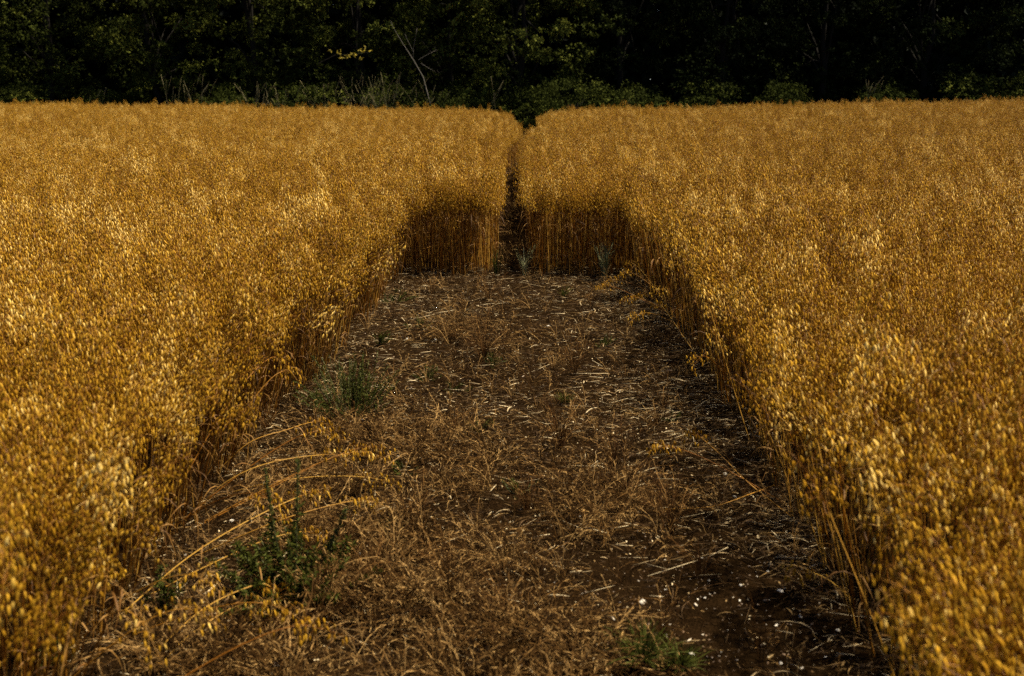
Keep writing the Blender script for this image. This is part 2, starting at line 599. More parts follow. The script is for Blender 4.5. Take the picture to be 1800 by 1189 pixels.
erot = lean_euler(rng.random(n) * 6.28, lean, along)
esize = (.93 + .14 * vnoise(ex * .55 + 30, ey * .55 + 30)) * rng.normal(1, .08, n) * np.where(ey > BACK, shoulder(ex, ey), 1)
evar = 8 + rng.integers(0, 16, n)

# the plants on the rim of the clearing that show largest are things of their own
edge_d = np.where(dl >= 0, dl, dr)
cand = near_clear & (edge_d > 0) & (edge_d < .16) & (ey > 2.7) & (ey < 12.5)
pu = CX + ex / np.maximum(ey, .1) * F_PX
cand &= (pu > 30) & (pu < 1770)
ci = np.nonzero(cand)[0]
score = ey[ci] * (1 + 1.0 * edge_d[ci] / .16)
ci = ci[np.argsort(score)]
N_THINGS = 270
ci_l, ci_r = ci[dl[ci] >= 0][:N_THINGS // 2], ci[dl[ci] < 0][:N_THINGS // 2]
alone = np.zeros(n, bool); alone[ci_l] = True; alone[ci_r] = True
pts.append(np.stack((ex, ey, ez), 1)[~alone]); rot.append(erot[~alone]); size.append(esize[~alone]); var.append(evar[~alone])
n_t = 1700
tx, ty = rng.uniform(-31, 31, n_t), 54.6 - 5 * rng.random(n_t) ** 1.5
ok = in_crop(tx, ty); tx, ty = tx[ok], ty[ok]
pts.append(np.stack((tx, ty, terrain(tx, ty) - .05), 1)); rot.append(np.stack((rng.normal(0, .06, len(tx)), rng.normal(0, .06, len(tx)), rng.random(len(tx)) * 6.28), 1))
size.append((rng.uniform(1.02, 1.14, len(tx)) + .26 * (rng.random(len(tx)) < .2)) * shoulder(tx, ty)); var.append(8 + rng.integers(0, 16, len(tx)))
scatter('oat_crop', np.concatenate(pts), np.concatenate(rot), np.concatenate(size), np.concatenate(var), protos,
        'ripe golden oat crop standing on both sides of the bare strip and narrow path', 'crop')

oat_protos = []
prng = np.random.default_rng(5)
for i in range(10):
    st, pa, lf = oat_parts(prng)
    r = empty('oat_plant')
    obj('stem', st, OAT_MATS, r); obj('panicle', pa, OAT_MATS, r)
    for l in lf:
        obj('leaf', l, OAT_MATS, r)
    oat_protos.append(r)
used = set()
for i in list(ci_l) + list(ci_r):
    p = int(prng.integers(10))
    loc, e, s = (ex[i], ey[i], ez[i]), tuple(erot[i]), esize[i]
    if p in used:
        o = copy_tree(oat_protos[p], loc, e, s)
    else:
        used.add(p); o = oat_protos[p]
        o.location, o.rotation_euler, o.scale = loc, e, (s, s, s)
    if dl[i] >= 0:
        tag(o, 'ripe golden oat plant on the left rim of the bare strip, leaning over the soil', 'oat plant', 'oat plants on the left rim of the strip')
    else:
        tag(o, 'ripe golden oat plant on the right rim of the bare strip, leaning over the soil', 'oat plant', 'oat plants on the right rim of the strip')
for p, r in enumerate(oat_protos):
    assert p in used

# ------------------------------------------------------------------ oat stalks that have bent right over the strip
def spline(P, n):
    P = np.asarray(P, float); k = len(P)
    Q = np.vstack((2 * P[0] - P[1], P, 2 * P[-1] - P[-2]))
    out = []
    for u in np.linspace(0, k - 1 - 1e-6, n):
        i = int(u); t = u - i
        a, b, c, d = Q[i:i + 4]
        out.append(.5 * ((2 * b) + (c - a) * t + (2 * a - 5 * b + 4 * c - d) * t * t + (3 * b - a - 3 * c + d) * t ** 3))
    return np.array(out)


def bent_oat(points, label, seed, ears=True, world=False, group='oat stalks bent over the bare strip'):
    rng = np.random.default_rng(seed)
    P = np.array(points if world else [G(px, py, z) for px, py, z in points])
    base = P[0].copy(); base[2] = float(soil_z(base[0], base[1])) - .01
    C = spline(P, 22) - base
    C[0, 2] = 0
    r = empty('bent_oat_plant', tuple(base))
    tag(r, label, 'oat stalk', group)
    tone = float(rng.uniform(.35, .75) if world else rng.uniform(.7, .95))
    cut = 15 if ears else 21
    st = Geo(); tube(st, C[:cut + 1], np.linspace(.0030, .0018, cut + 1), 5, 1, tone)
    obj('stem', st, OAT_MATS, r)
    if ears:
        obj('panicle', panicle(rng, C[cut:], float(rng.uniform(.45, .7)), 1.05, (4, 4, 4, 3, 3, 2, 2, 1)), OAT_MATS, r)
    for f in rng.integers(3, 13, 2):
        obj('leaf', dry_leaf(rng, C[f], rng.uniform(.12, .2), float(rng.uniform(.3, 1))), OAT_MATS, r)
    return r


BENT = [
    ([(206, 1087, 0), (323, 986, .16), (428, 920, .26), (537, 869, .30), (575, 868, .22)], 'long pale oat stalk slanting up from the near left rim to the tall green weed', True),
    ([(253, 1052, 0), (350, 1002, .10), (463, 951, .17), (540, 935, .17), (575, 960, .08)], 'straight pale oat stalk just below the longest one, ear over the green weed', True),
    ([(330, 985, 0), (430, 940, .16), (525, 904, .24), (638, 879, .22), (680, 900, .10)], 'arching oat stalk whose ear droops to the right of the green weed', True),
    ([(370, 842, 0), (436, 780, .20), (500, 757, .24), (560, 742, .22), (605, 765, .10)], 'short arched oat stalk drooping in front of the bushy green weed', True),
    ([(340, 910, 0), (389, 854, .20), (470, 815, .30), (583, 799, .28), (690, 806, .14)], 'oat stalk arching far out over the strip below the bushy weed', True),
    ([(400, 868, 0), (470, 850, .12), (560, 838, .16), (650, 840, .14), (705, 855, .05)], 'low oat stalk lying almost flat, ear on the dry litter left of the middle', True),
    ([(235, 1186, 0), (350, 1076, .14), (447, 1029, .18), (480, 1035, .15), (500, 1060, .07)], 'oat stalk leaning from the bottom left towards the foot of the green weed', True),
    ([(262, 1189, 0), (330, 1120, .08), (410, 1068, .12), (440, 1072, .1), (470, 1090, .04)], 'low oat stalk at the bottom left with its ear on the litter', True),
    ([(45, 1200, 0), (90, 1130, .18), (130, 1050, .36), (165, 1000, .46), (190, 1000, .42)], 'stout yellow oat stalk rising steeply in the bottom left corner', True),
    ([(70, 1200, 0), (105, 1140, .14), (140, 1080, .26), (170, 1015, .38), (215, 1010, .35)], 'second stout yellow oat stalk beside the steep one in the bottom left corner', True),
    ([(1501, 1061, 0), (1470, 1030, .10), (1445, 1014, .14), (1415, 1004, .13), (1395, 1018, .06)], 'small oat stalk hooking out from the near right rim over stony soil', True),
    ([(1395, 912, 0), (1313, 847, .16), (1270, 803, .20), (1227, 766, .20), (1205, 760, .15)], 'thin oat stalk leaning far left out of the right rim', True),
    ([(1365, 852, 0), (1321, 868, .10), (1257, 890, .08), (1190, 895, .04), (1150, 896, .02)], 'oat stalk lying level across the litter from the right rim', False),
    ([(676, 476, 0), (723, 447, .20), (760, 433, .26), (790, 429, .26), (815, 438, .20)], 'arched oat stalk with hanging ear in front of the far left wall of stems', True),
    ([(1178, 545, 0), (1150, 505, .16), (1124, 472, .26), (1108, 462, .28), (1102, 474, .2)], 'oat stalk with hooked ear at the far right corner of the strip', True),
    ([(1235, 640, 0), (1200, 590, .16), (1180, 560, .2), (1160, 535, .2), (1150, 540, .14)], 'oat stalk leaning into the strip beside the pale straw at the right', True),
]
for q, (pp, lb, ears) in enumerate(BENT):
    bent_oat(pp, lb, 100 + q, ears)

brng = np.random.default_rng(77)
for q in range(20):
    lft = q < 11
    y = brng.uniform(2.9, 5.9) if lft else brng.uniform(3.4, 11.5)
    sg = 1 if lft else -1
    x = (left_edge(y) - brng.uniform(.0, .2)) if lft else (right_edge(y) + brng.uniform(.0, .2))
    L_, el = brng.uniform(.75, 1.0) if lft else brng.uniform(.5, .75), brng.uniform(.35, 1.1)
    dy = brng.normal(.1, .35)
    hx = L_ * cos(el) * sg
    top = L_ * sin(el)
    P = [(x, y, 0), (x + hx * .38, y + dy * .3, top * .42), (x + hx * .72, y + dy * .7, top * .72), (x + hx * .95, y + dy, top * .80), (x + hx * 1.12, y + dy * 1.2, max(.03, top * .66))]
    side = 'left' if lft else 'right'
    bent_oat(P, 'thin oat stalk splayed out of the %s rim low over the soil' % side, 700 + q, True, True, 'thin splayed oat stalks along the %s rim' % side)

# ------------------------------------------------------------------ straw and chaff on the soil
def bump(x, y, c, sx, sy):
    return np.exp(-((x - c[0]) / sx) ** 2 - ((y - c[1]) / sy) ** 2)


def straw_density(x, y):
    d = .34 + .35 * vnoise(x * 2.3 + 3, y * 2.3)
    d += .75 * bump(x, y, G(1120, 535), .42, 1.1) + .55 * bump(x, y, G(1190, 735), .42, .8) + .75 * bump(x, y, G(1365, 945), .30, .4)
    d += .35 * bump(x, y, G(800, 720), .6, .8) + .35 * bump(x, y, G(780, 545), .5, 1.0)
    d *= 1 - .85 * bump(x, y, G(1250, 1080), .48, .75)
    d *= 1 - .70 * bump(x, y, (.10, 10.3), .17, 2.6)
    d += .3 * (np.abs(x) > 1.15)
    return np.clip(d, 0.02, 1.4)


def scatter_clearing(n, dens, rng, y0=2.6, y1=13.2, pad=.15):
    out = []
    c = 0
    while c < n:
        x = rng.uniform(-1.8, 1.7, n * 3); y = y0 + (y1 - y0) * rng.random(n * 3) ** 1.15
        k = (rng.random(n * 3) * 1.2 < dens(x, y)) & (x > left_edge(y) - pad) & (x < right_edge(y) + pad)
        out.append(np.stack((x[k], y[k]), 1)); c += k.sum()
    return np.concatenate(out)[:n]


srng = np.random.default_rng(11)
n = 20000
q = scatter_clearing(n, straw_density, srng)
ln = np.clip(srng.lognormal(-2.8, .6, n), .02, .32)
az = srng.normal(0, .9, n) * 1.0
d = np.stack((np.cos(az), np.sin(az), srng.normal(0, .10, n)), 1)
STICK_V, STICK_T = [], []
for i, t in enumerate((0, .5, 1)):
    for a in (0, 1, 2):
        STICK_V.append((.5 * cos(a * 2.094), .5 * sin(a * 2.094) + (.0 if i != 1 else 0.0), t))
for i in (0, 1):
    for j in range(3):
        a, b = i * 3 + j, i * 3 + (j + 1) % 3
        STICK_T += [(a, b, b + 3), (a, b + 3, a + 3)]
STICK_T += [(0, 2, 1), (6, 7, 8)]
STICK = (np.array(STICK_V, float), np.array(STICK_T))
w = srng.uniform(.0016, .0042, n)
z = soil_z(q[:, 0], q[:, 1]) + srng.uniform(.001, .03, n)
gs = Geo()
tone = np.clip(srng.normal(.40, .24, n) + .55 * (srng.random(n) < .11) + .22 * (bump(q[:, 0], q[:, 1], G(1120, 535), .5, 1.2) + bump(q[:, 0], q[:, 1], G(1190, 735), .4, .8) + bump(q[:, 0], q[:, 1], G(1365, 945), .3, .4)), 0, 1)
many(gs, STICK, frames(d, srng.random(n) * 6.28), np.stack((q[:, 0], q[:, 1], z), 1) - d * ln[:, None] / 2, np.stack((w, w * .8, ln), 1), 0, tone)
# curled dead leaves among the straw
for i in range(5000):
    p = scatter_clearing(1, straw_density, srng)[0]
    a = srng.random() * 6.28
    o = np.array((cos(a), sin(a), 0))
    t = np.linspace(0, 1, 5)
    L_ = srng.uniform(.03, .11)
    side = np.array((-sin(a), cos(a), srng.normal(0, .6)))
    curl = srng.normal(0, .5)
    P = np.array((p[0], p[1], float(soil_z(p[0], p[1])) + .006)) + L_ * (o[None] * t[:, None] + np.array((-sin(a), cos(a), 0))[None] * (curl * t ** 2)[:, None] + np.array((0, 0, 1.0))[None] * (srng.uniform(.1, .7) * t * (1 - t) + srng.uniform(0, .2) * t)[:, None])
    ribbon(gs, P, np.array((.4, 1, 1, .7, .1)) * srng.uniform(.003, .008), 0, float(np.clip(srng.normal(.5, .25), 0, 1)), side, .3)
tag(obj('straw_litter', gs, M['straw']), 'loose pale straw and dead leaves strewn over the bare strip', 'straw', kind='stuff')

n = 26000
q = scatter_clearing(n, lambda x, y: .25 + .7 * straw_density(x, y), srng)
CHIP = (np.array([(-.5, -.5, 0), (.5, -.45, 0), (.45, .5, 0), (-.5, .4, 0), (.0, .0, .35)], float), np.array([(0, 1, 4), (1, 2, 4), (2, 3, 4), (3, 0, 4)]))
d = np.stack((srng.normal(0, .35, n), srng.normal(0, .35, n), np.ones(n)), 1)
s = srng.uniform(.003, .010, n)
gc = Geo()
many(gc, CHIP, frames(d, srng.random(n) * 6.28), np.stack((q[:, 0], q[:, 1], soil_z(q[:, 0], q[:, 1]) + .002), 1),
     np.stack((s * srng.uniform(.8, 2.0, n), s * .8, s * .5), 1), 0, np.clip(srng.normal(.42, .22, n) + .5 * (srng.random(n) < .14), 0, 1))
tag(obj('chaff', gc, M['straw']), 'fine chaff and shed husks sprinkled over the dark soil', 'chaff', kind='stuff')

n = 2600
q = scatter_clearing(n, lambda x, y: .22 + .9 * bump(x, y, G(1280, 1080), .55, 1.0), srng)
LUMP = (np.array([(1, 0, 0), (-1, .1, 0), (0, .8, .1), (.1, -.9, -.1), (.1, 0, .6), (0, 0, -.6)], float) * .5,
        np.array([(0, 2, 4), (2, 1, 4), (1, 3, 4), (3, 0, 4), (2, 0, 5), (1, 2, 5), (3, 1, 5), (0, 3, 5)]))
gl = Geo()
s = np.clip(srng.lognormal(-5.0, .45, n), .003, .018)
many(gl, LUMP, frames(np.stack((srng.normal(0, .3, n), srng.normal(0, .3, n), np.ones(n)), 1), srng.random(n) * 6.28),
     np.stack((q[:, 0], q[:, 1], soil_z(q[:, 0], q[:, 1]) + s * .15), 1), np.stack((s, s * .8, s * .7), 1), 0, np.clip(srng.normal(.22, .22, n), 0, 1))
tag(obj('gravel', gl, M['flint'], smooth=False), 'tiny grit and crumbs of stone in the bare soil', 'gravel', kind='stuff')

# ------------------------------------------------------------------ flints
def stone_geo(rng, flat):
    me_v, me_t = [], []
    nu, nv = 9, 5
    V = [(0, 0, -.5)]
    for i in range(1, nv):
        th = -pi / 2 + pi * i / nv
        for j in range(nu):
            a = 2 * pi * j / nu
            V.append((cos(th) * cos(a) * .5, cos(th) * sin(a) * .5, sin(th) * .5))
    V.append((0, 0, .5))
    V = np.array(V)
    n_ = len(V)
    for j in range(nu):
        me_t.append((0, 1 + (j + 1) % nu, 1 + j))
        for i in range(nv - 2):
            a, b = 1 + i * nu + j, 1 + i * nu + (j + 1) % nu
            me_t += [(a, b, b + nu), (a, b + nu, a + nu)]
        e = 1 + (nv - 2) * nu
        me_t.append((e + j, e + (j + 1) % nu, n_ - 1))
    for _ in range(5):                                    # knapped faces
        nn = norm(rng.normal(0, 1, 3)); dd = rng.uniform(.22, .40)
        ex_ = V @ nn - dd
        V = V - np.maximum(ex_, 0)[:, None] * nn
    V *= 1 + rng.normal(0, .06, (n_, 1))
    V[:, 2] *= flat; V[:, 1] *= rng.uniform(.5, .9)
    return V, np.array(me_t)


frng = np.random.default_rng(31)
stones = []
for tone_ in (.78, .62, .45, .2):
    for v in range(3):
        V, T = stone_geo(frng, frng.uniform(.3, .6))
        stones.append(mesh_of('flint_stone', Geo().add(V, T, 0, np.clip(tone_ + frng.normal(0, .08, len(V)), 0, 1)), [M['flint']], smooth=False))


def stone(px, py, size, kind, label, group=None):
    p = G(px, py)
    o = bpy.data.objects.new('flint_stone', stones[kind * 3 + frng.integers(3)])
    COL.objects.link(o)
    o.location = (p[0], p[1], float(soil_z(p[0], p[1])) + size * -.06)
    o.rotation_euler = (frng.normal(0, .2), frng.normal(0, .2), frng.random() * 6.28)
    o.scale = (size * .8,) * 3
    tag(o, label, 'stone', group)


FL = 'white flints on the bare soil'
for a in [(1130, 1062, .055, 0, 'white elongated flint on bare soil right of the dry grass mat'), (1217, 1150, .05, 0, 'white flint lying just behind the green grass tuft at the bottom'),
          (1275, 838, .045, 0, 'white flat flint on dark soil below the pale straw at the right'), (1210, 1128, .05, 1, 'cream ring-marked flint above the white one by the green tuft'),
          (408, 917, .045, 0, 'white flint among fallen stalks left of the tall green weed'), (678, 958, .04, 0, 'white flint right of the tall green weed'),
          (485, 1174, .055, 1, 'cream rounded flint at the bottom edge under the green weed'), (1076, 1088, .05, 2, 'tan pitted flint at the right end of the dry grass mat'),
          (1345, 1060, .045, 3, 'orange-brown flint below the right-hand straw'), (1430, 1034, .055, 3, 'largest rusty flint by the right rim of oats'),
          (1372, 1046, .04, 0, 'white flint just left of the rusty flint by the right rim'), (1020, 914, .035, 0, 'white flint alone in the middle beside a dry tuft'),
          (700, 808, .06, 2, 'long tan sliver of flint in the litter left of the middle'), (716, 595, .05, 0, 'white flint on the litter behind the bushy weed'),
          (765, 600, .05, 0, 'white pointed flint in the far half of the strip, left of the middle'), (1088, 690, .045, 0, 'white flint right of the small bright green tuft'),
          (964, 577, .06, 0, 'white flint on the bare track in the far half of the strip'), (1178, 655, .09, 3, 'brown rounded stone at the far right by the rim'),
          (920, 668, .05, 2, 'cream flint on the bare track left of the small green tuft'), (632, 986, .04, 1, 'cream flint at the right foot of the tall green weed')]:
    stone(*a)
extra = [(1158, 1052), (1246, 1053), (1170, 1045), (1282, 1055), (1296, 1059), (1218, 1068), (1330, 1022), (1352, 1008), (1365, 1045), (1405, 1080), (1232, 985), (1170, 996), (1245, 1030), (1300, 1036),
         (1240, 1055), (1374, 1176), (1405, 1086), (1470, 1120), (1450, 1160), (1236, 1118), (1410, 1180), (1365, 1100)]
for px, py in extra:
    stone(px + frng.normal(0, 3), py + frng.normal(0, 3), frng.uniform(.018, .034), frng.integers(0, 2), 'small white flint chip on the bare dark soil at the lower right', 'flint chips on the dark soil')
for _ in range(20):
    p = (frng.uniform(1040, 1480), frng.uniform(985, 1189))
    stone(p[0], p[1], frng.uniform(.012, .024), 2 + frng.integers(0, 2), 'small tan or rusty pebble on the bare dark soil at the lower right', 'pebbles on the dark soil')
for _ in range(26):
    p = scatter_clearing(1, lambda x, y: np.ones_like(x), frng, 5.5, 12.8, -.1)[0]
    v = np.array((p[0], p[1] * 1.0, 0)) - np.array((0, 0, CAM_H))
    dep = v[1] * cos(PITCH) - v[2] * sin(PITCH); upc = v[1] * sin(PITCH) + v[2] * cos(PITCH)
    stone(CX + F_PX * v[0] / dep, CY - F_PX * upc / dep, frng.uniform(.018, .032), frng.integers(0, 3), 'small pale flint chip in the dry litter beyond the grass mat', 'flint chips in the litter')

# ------------------------------------------------------------------ dry grass
def grass_tuft(rng, n, h, spread, heads=.5, mats=True, wleaf=.0028, sag=.5, seed=1.0):
    """stems and blades fanning out from one foot; some end in a thin seed head"""
    g = Geo()
    for i in range(n):
        az = rng.random() * 6.28
        o = np.array((cos(az), sin(az), 0))
        f = o * rng.random() * .025
        ll = h * rng.uniform(.45, 1.1)
        out = spread * rng.uniform(.1, 1.0)
        t = np.linspace(0, 1, 6)
        P = f + o[None] * (ll * out * t ** 1.5)[:, None] + np.array((0, 0, 1.0))[None] * (ll * (t - sag * out * t ** 2.2))[:, None]
        P += np.cumsum(rng.normal(0, ll * .018, (6, 3)), 0)
        P[:, 2] = np.maximum(P[:, 2], .003)
        tone = float(np.clip(rng.normal(.46, .27), 0, 1))
        if rng.random() < heads:
            tube(g, P, np.linspace(.0014, .0009, 6), 3, 0, min(1, tone + .12))
            m = 8
            tt = np.linspace(.5, 1, m)
            Q = np.stack([np.interp(tt * 5, np.arange(6), P[:, k]) for k in range(3)], 1)
            D = norm(P[-1] - P[-2])[None] + rng.normal(0, .55, (m, 3))
            many(g, SPIKELET, frames(D, rng.random(m) * 6.28), Q, np.stack((np.full(m, .0066), np.full(m, .0066), rng.uniform(.013, .026, m)), 1) * seed * (h / .25) ** .3, 0, np.clip(tone + rng.normal(.14, .28, m), 0, 1))
        else:
            sd = np.array((-sin(az), cos(az), rng.normal(0, .5)))
            ribbon(g, P, np.array((.8, 1, .9, .7, .45, .05)) * wleaf * rng.uniform(.7, 1.4), 0, tone, sd)
    return g


grng = np.random.default_rng(41)
mat_protos = [obj('dry_grass_sprig', grass_tuft(grng, 20, .30, 1.45, .6, sag=.62, wleaf=.0030, seed=1.3), M['dry_grass'], link=False) for _ in range(4)]
mat_protos += [obj('dry_grass_sprig', grass_tuft(grng, 9, .19, 1.55, .45, sag=.65, wleaf=.0026), M['dry_grass'], link=False) for _ in range(3)]


def mat_density(x, y):
    d = 1.25 * bump(x, y, G(700, 1110), .62, .75) + 1.0 * bump(x, y, G(860, 1010), .55, .65) + .9 * bump(x, y, G(480, 1160), .35, .5)
    d += .35 * bump(x, y, G(1090, 880), .4, .6) + .26 * bump(x, y, G(830, 800), .6, 1.1) + .45 * bump(x, y, G(850, 590), .45, 1.4) + .3 * bump(x, y, G(600, 850), .5, 1.0) + .12
    d *= 1 - .92 * bump(x, y, G(1290, 1100), .45, .75)
    d *= 1 - .75 * bump(x, y, (.10, 10.3), .17, 2.6)
    d *= .25 + 1.5 * sstep(.3, .7, vnoise(x * 3.7 + 60, y * 3.7 + 11))
    return np.clip(d, .01, 1.2)


n = 1050
q = scatter_clearing(n, mat_density, grng)
strong = mat_density(q[:, 0], q[:, 1]) > .5
var = np.where(strong & (grng.random(n) < .7), grng.integers(0, 4, n), 4 + grng.integers(0, 3, n))
scatter('dry_grass', np.stack((q[:, 0], q[:, 1], soil_z(q[:, 0], q[:, 1]) - .004), 1), np.stack((grng.normal(0, .15, n), grng.normal(0, .15, n), grng.random(n) * 6.28), 1),
        grng.uniform(.7, 1.25, n), var, mat_protos, 'matted brown dry grass covering the near middle of the bare strip', 'dry grass')


def tuft(px, py, n, h, spread, label, seed, heads=.55, mat='dry_grass', wl=.0028, group='dry grass tufts on the bare strip', name='dry_grass_tuft', cat='grass tuft', sag=.4):
    rng = np.random.default_rng(seed)
    p = G(px, py)
    o = obj(name, grass_tuft(rng, n, h, spread, heads, wleaf=wl, sag=sag), M[mat], loc=(p[0], p[1], float(soil_z(p[0], p[1])) - .006))
    return tag(o, label, cat, group)


TUFTS = [
    (985, 790, 60, .30, .8, 'large upright dry tuft in the very middle of the strip'),
    (850, 640, 60, .32, .9, 'wide brown dry tuft just left of the bare track in the far half'),
    (1010, 665, 34, .30, .6, 'thin dry tuft right of the bare track, above the small green tuft'),
    (928, 905, 40, .18, .9, 'short dark-footed dry tuft below the large middle one'),
    (1180, 940, 40, .34, .8, 'loose dry tuft on the right, above the bare stony soil'),
    (1230, 1020, 18, .24, .7, 'sparse dry tuft standing on the bare stony soil'),
    (1165, 1140, 14, .26, .35, 'few upright dry stems behind the green tuft at the bottom'),
    (735, 950, 30, .30, .6, 'upright dry tuft in the litter right of the tall green weed'),
    (790, 1040, 34, .24, .9, 'dry tuft rising from the middle of the grass mat'),
    (1080, 820, 30, .26, .8, 'dry tuft just right of the large middle one'),
    (690, 700, 26, .24, .8, 'thin dry tuft beside the bushy green weed'),
    (800, 780, 28, .20, .9, 'low dry tuft between the bushy weed and the middle'),
    (860, 530, 34, .26, .8, 'dry tuft near the far end, left of the bare track'),
    (760, 520, 24, .22, .8, 'dry tuft near the far left corner of the strip'),
    (1040, 540, 22, .2, .8, 'dry tuft near the far end beside the palest straw'),
    (560, 1110, 30, .24, 1.0, 'dry tuft at the foot of the tall green weed'),
    (900, 1120, 34, .24, 1.0, 'dry tuft in the lower right part of the grass mat'),
    (660, 1060, 36, .26, 1.0, 'dry tuft in the left part of the grass mat'),
    (1160, 760, 18, .26, .5, 'few thin dry stems left of the pale straw at the right'),
    (1320, 900, 18, .22, .8, 'thin dry tuft under the right rim'),
    (1340, 1170, 10, .2, .5, 'few dry stems right of the green tuft at the bottom'),
    (470, 760, 26, .22, .9, 'dry tuft under the left rim below the bushy weed'),
]
for i, a in enumerate(TUFTS):
    px, py, n_, h_, sp_, lb_ = a
    tuft(px, py, int(n_ * 1.3), h_ * 1.2, sp_, lb_, 300 + i, mat='tuft_grass', wl=.0024)

# ------------------------------------------------------------------ green weeds
LEAF = (np.array([(0, 0, 0), (-.13, .05, .35), (0, -.03, .4), (.13, .05, .35), (-.08, .04, .75), (0, -.02, .72), (.08, .04, .75), (0, .05, 1)], float),
        np.array([(0, 1, 2), (0, 2, 3), (1, 4, 5), (1, 5, 2), (2, 5, 6), (2, 6, 3), (4, 7, 5), (5, 7, 6)]))


def leaf_cloud(g, rng, centres, k, size, up=.3, m=0, tone=.5, sd=.2):
    """k leaves round each centre, splayed like a rosette"""
    C = np.repeat(centres, k, 0)
    D = rng.normal(0, 1, (len(C), 3)); D[:, 2] = D[:, 2] * .5 + up
    many(g, LEAF, frames(D, rng.random(len(C)) * 6.28), C, size * rng.uniform(.6, 1.25, len(C)), m, np.clip(rng.normal(tone, sd, len(C)), 0, 1))


def weed(px, py, h, r, label, seed, n_stem=9, leaves=5, size=.03, spikes=(), name='green_weed', cat='weed', tone=.45):
    rng = np.random.default_rng(seed)
    p = G(px, py)
    root = empty(name, (p[0], p[1], float(soil_z(p[0], p[1])) - .005))
    tag(root, label, cat, 'green weeds on the bare strip')
    gs, gl = Geo(), Geo()
    for i in range(n_stem):
        az = rng.random() * 6.28; o = np.array((cos(az), sin(az), 0))
        hh = h * rng.uniform(.5, 1.05); rr = r * rng.uniform(.1, 1)
        t = np.linspace(0, 1, 7)
        P = o[None] * (rr * (.45 + .55 * t ** 1.3))[:, None] + np.array((0, 0, 1.0))[None] * (hh * math.sqrt(max(.15, 1 - .7 * (rr / r) ** 2)) * t)[:, None] + np.cumsum(rng.normal(0, .006, (7, 3)), 0)
        tube(gs, P, np.linspace(.0022, .001, 7), 4, 0, float(rng.random()))
        Q = np.stack([np.interp(np.linspace(1, 6, int(9 + hh * 30)), np.arange(7), P[:, k]) for k in range(3)], 1)
        leaf_cloud(gl, rng, Q, leaves + 2, size * rng.uniform(.5, 1.0), .35, 0, tone + rng.normal(0, .12))
    obj('stem', gs, M['weed_stem'], root)
    obj('foliage', gl, M['weed'], root)
    for (dx, dy, hh) in spikes:
        gk = Geo()
        t = np.linspace(0, 1, 9)
        P = np.stack((dx * t ** .7, dy * t, hh * t), 1) + np.cumsum(rng.normal(0, .003, (9, 3)), 0)
        tube(gk, P, np.linspace(.0035, .0015, 9), 5, 0, .35)
        Q = np.stack([np.interp(np.linspace(4.6, 8, 46), np.arange(9), P[:, k]) for k in range(3)], 1)
        leaf_cloud(gk, rng, Q, 5, .017, .9, 1, .75, .15)
        Q = np.stack([np.interp(np.linspace(1, 5.5, 14), np.arange(9), P[:, k]) for k in range(3)], 1)
        leaf_cloud(gk, rng, Q, 3, .04, .3, 1, .55, .15)
        obj('flower_spike', gk, [M['weed_stem'], M['weed']], root)
    return root


weed(515, 1065, .30, .36, 'tall green weed with two upright flower spikes at the lower left', 1, 58, 5, .036, [(-.09, .0, .58), (.045, .0, .64), (.22, .05, .40)], name='spiked_weed', tone=.42)
weed(618, 735, .42, .38, 'bushy dark green weed against the left rim of oats', 2, 80, 5, .020, tone=.5)
weed(690, 535, .14, .26, 'low green weed patch at the far left corner of the strip', 3, 12, 5, .025, tone=.4)
weed(738, 582, .12, .16, 'small green weed left of the wide dry tuft', 4, 9, 5, .022, tone=.45)
weed(665, 612, .14, .2, 'low green weed close behind the bushy one', 5, 9, 5, .022, tone=.4)
weed(800, 690, .10, .14, 'small green weed right of the bushy one', 6, 8, 4, .02, tone=.45)
weed(292, 1085, .18, .08, 'slim green weed under the fallen stalks at the lower left', 7, 7, 5, .028, tone=.45)
weed(105, 1180, .10, .10, 'small green weed in the bottom left corner', 8, 6, 5, .026, tone=.5)
weed(1180, 745, .07, .10, 'tiny green weed near the pale straw at the right', 9, 5, 4, .018, tone=.4)
weed(705, 835, .09, .12, 'small green weed in the litter left of the middle', 10, 6, 5, .02, tone=.45)
for i, (px, py, lb) in enumerate([(868, 648, 'faint green weed at the left of the bare track, by the wide dry tuft'), (750, 668, 'faint green weed in the litter between the bushy weed and the track'),
                                  (838, 760, 'faint green weed left of the large middle dry tuft'), (905, 870, 'faint green weed under the large middle dry tuft'),
                                  (1060, 610, 'faint green weed among the pale straw in the far right part'), (640, 545, 'faint green weed hugging the far left rim')]):
    weed(px, py, .10, .13, lb, 40 + i, 12, 4, .018, tone=.4)
GT = 'green grass tufts on the bare strip'
tuft(995, 715, 110, .11, .9, 'small bright green tuft on the bare track', 401, 0, 'weed', .004, GT, 'green_grass_tuft')
tuft(1130, 1176, 260, .17, 1.2, 'wide green grass tuft at the bottom edge', 402, 0, 'weed', .005, GT, 'green_grass_tuft')
tuft(1195, 1182, 150, .13, 1.2, 'right half of the green grass at the bottom edge', 403, 0, 'weed', .005, GT, 'green_grass_tuft')
tuft(990, 525, 50, .14, .9, 'grey-green tuft near the far end of the bare track', 404, 0, 'weed', .005, GT, 'green_grass_tuft')
tuft(862, 640, 40, .09, 1.0, 'green blades at the foot of the wide dry tuft', 405, 0, 'weed', .004, GT, 'green_grass_tuft')
tuft(690, 960, 36, .16, .8, 'thin green blades beside the white flint right of the tall weed', 406, 0, 'weed', .004, GT, 'green_grass_tuft')
tuft(1062, 489, 60, .42, .30, 'blue-green stems standing against the far right wall of oats', 407, .25, 'pale_weed', .011, GT, 'green_grass_tuft', sag=.3)
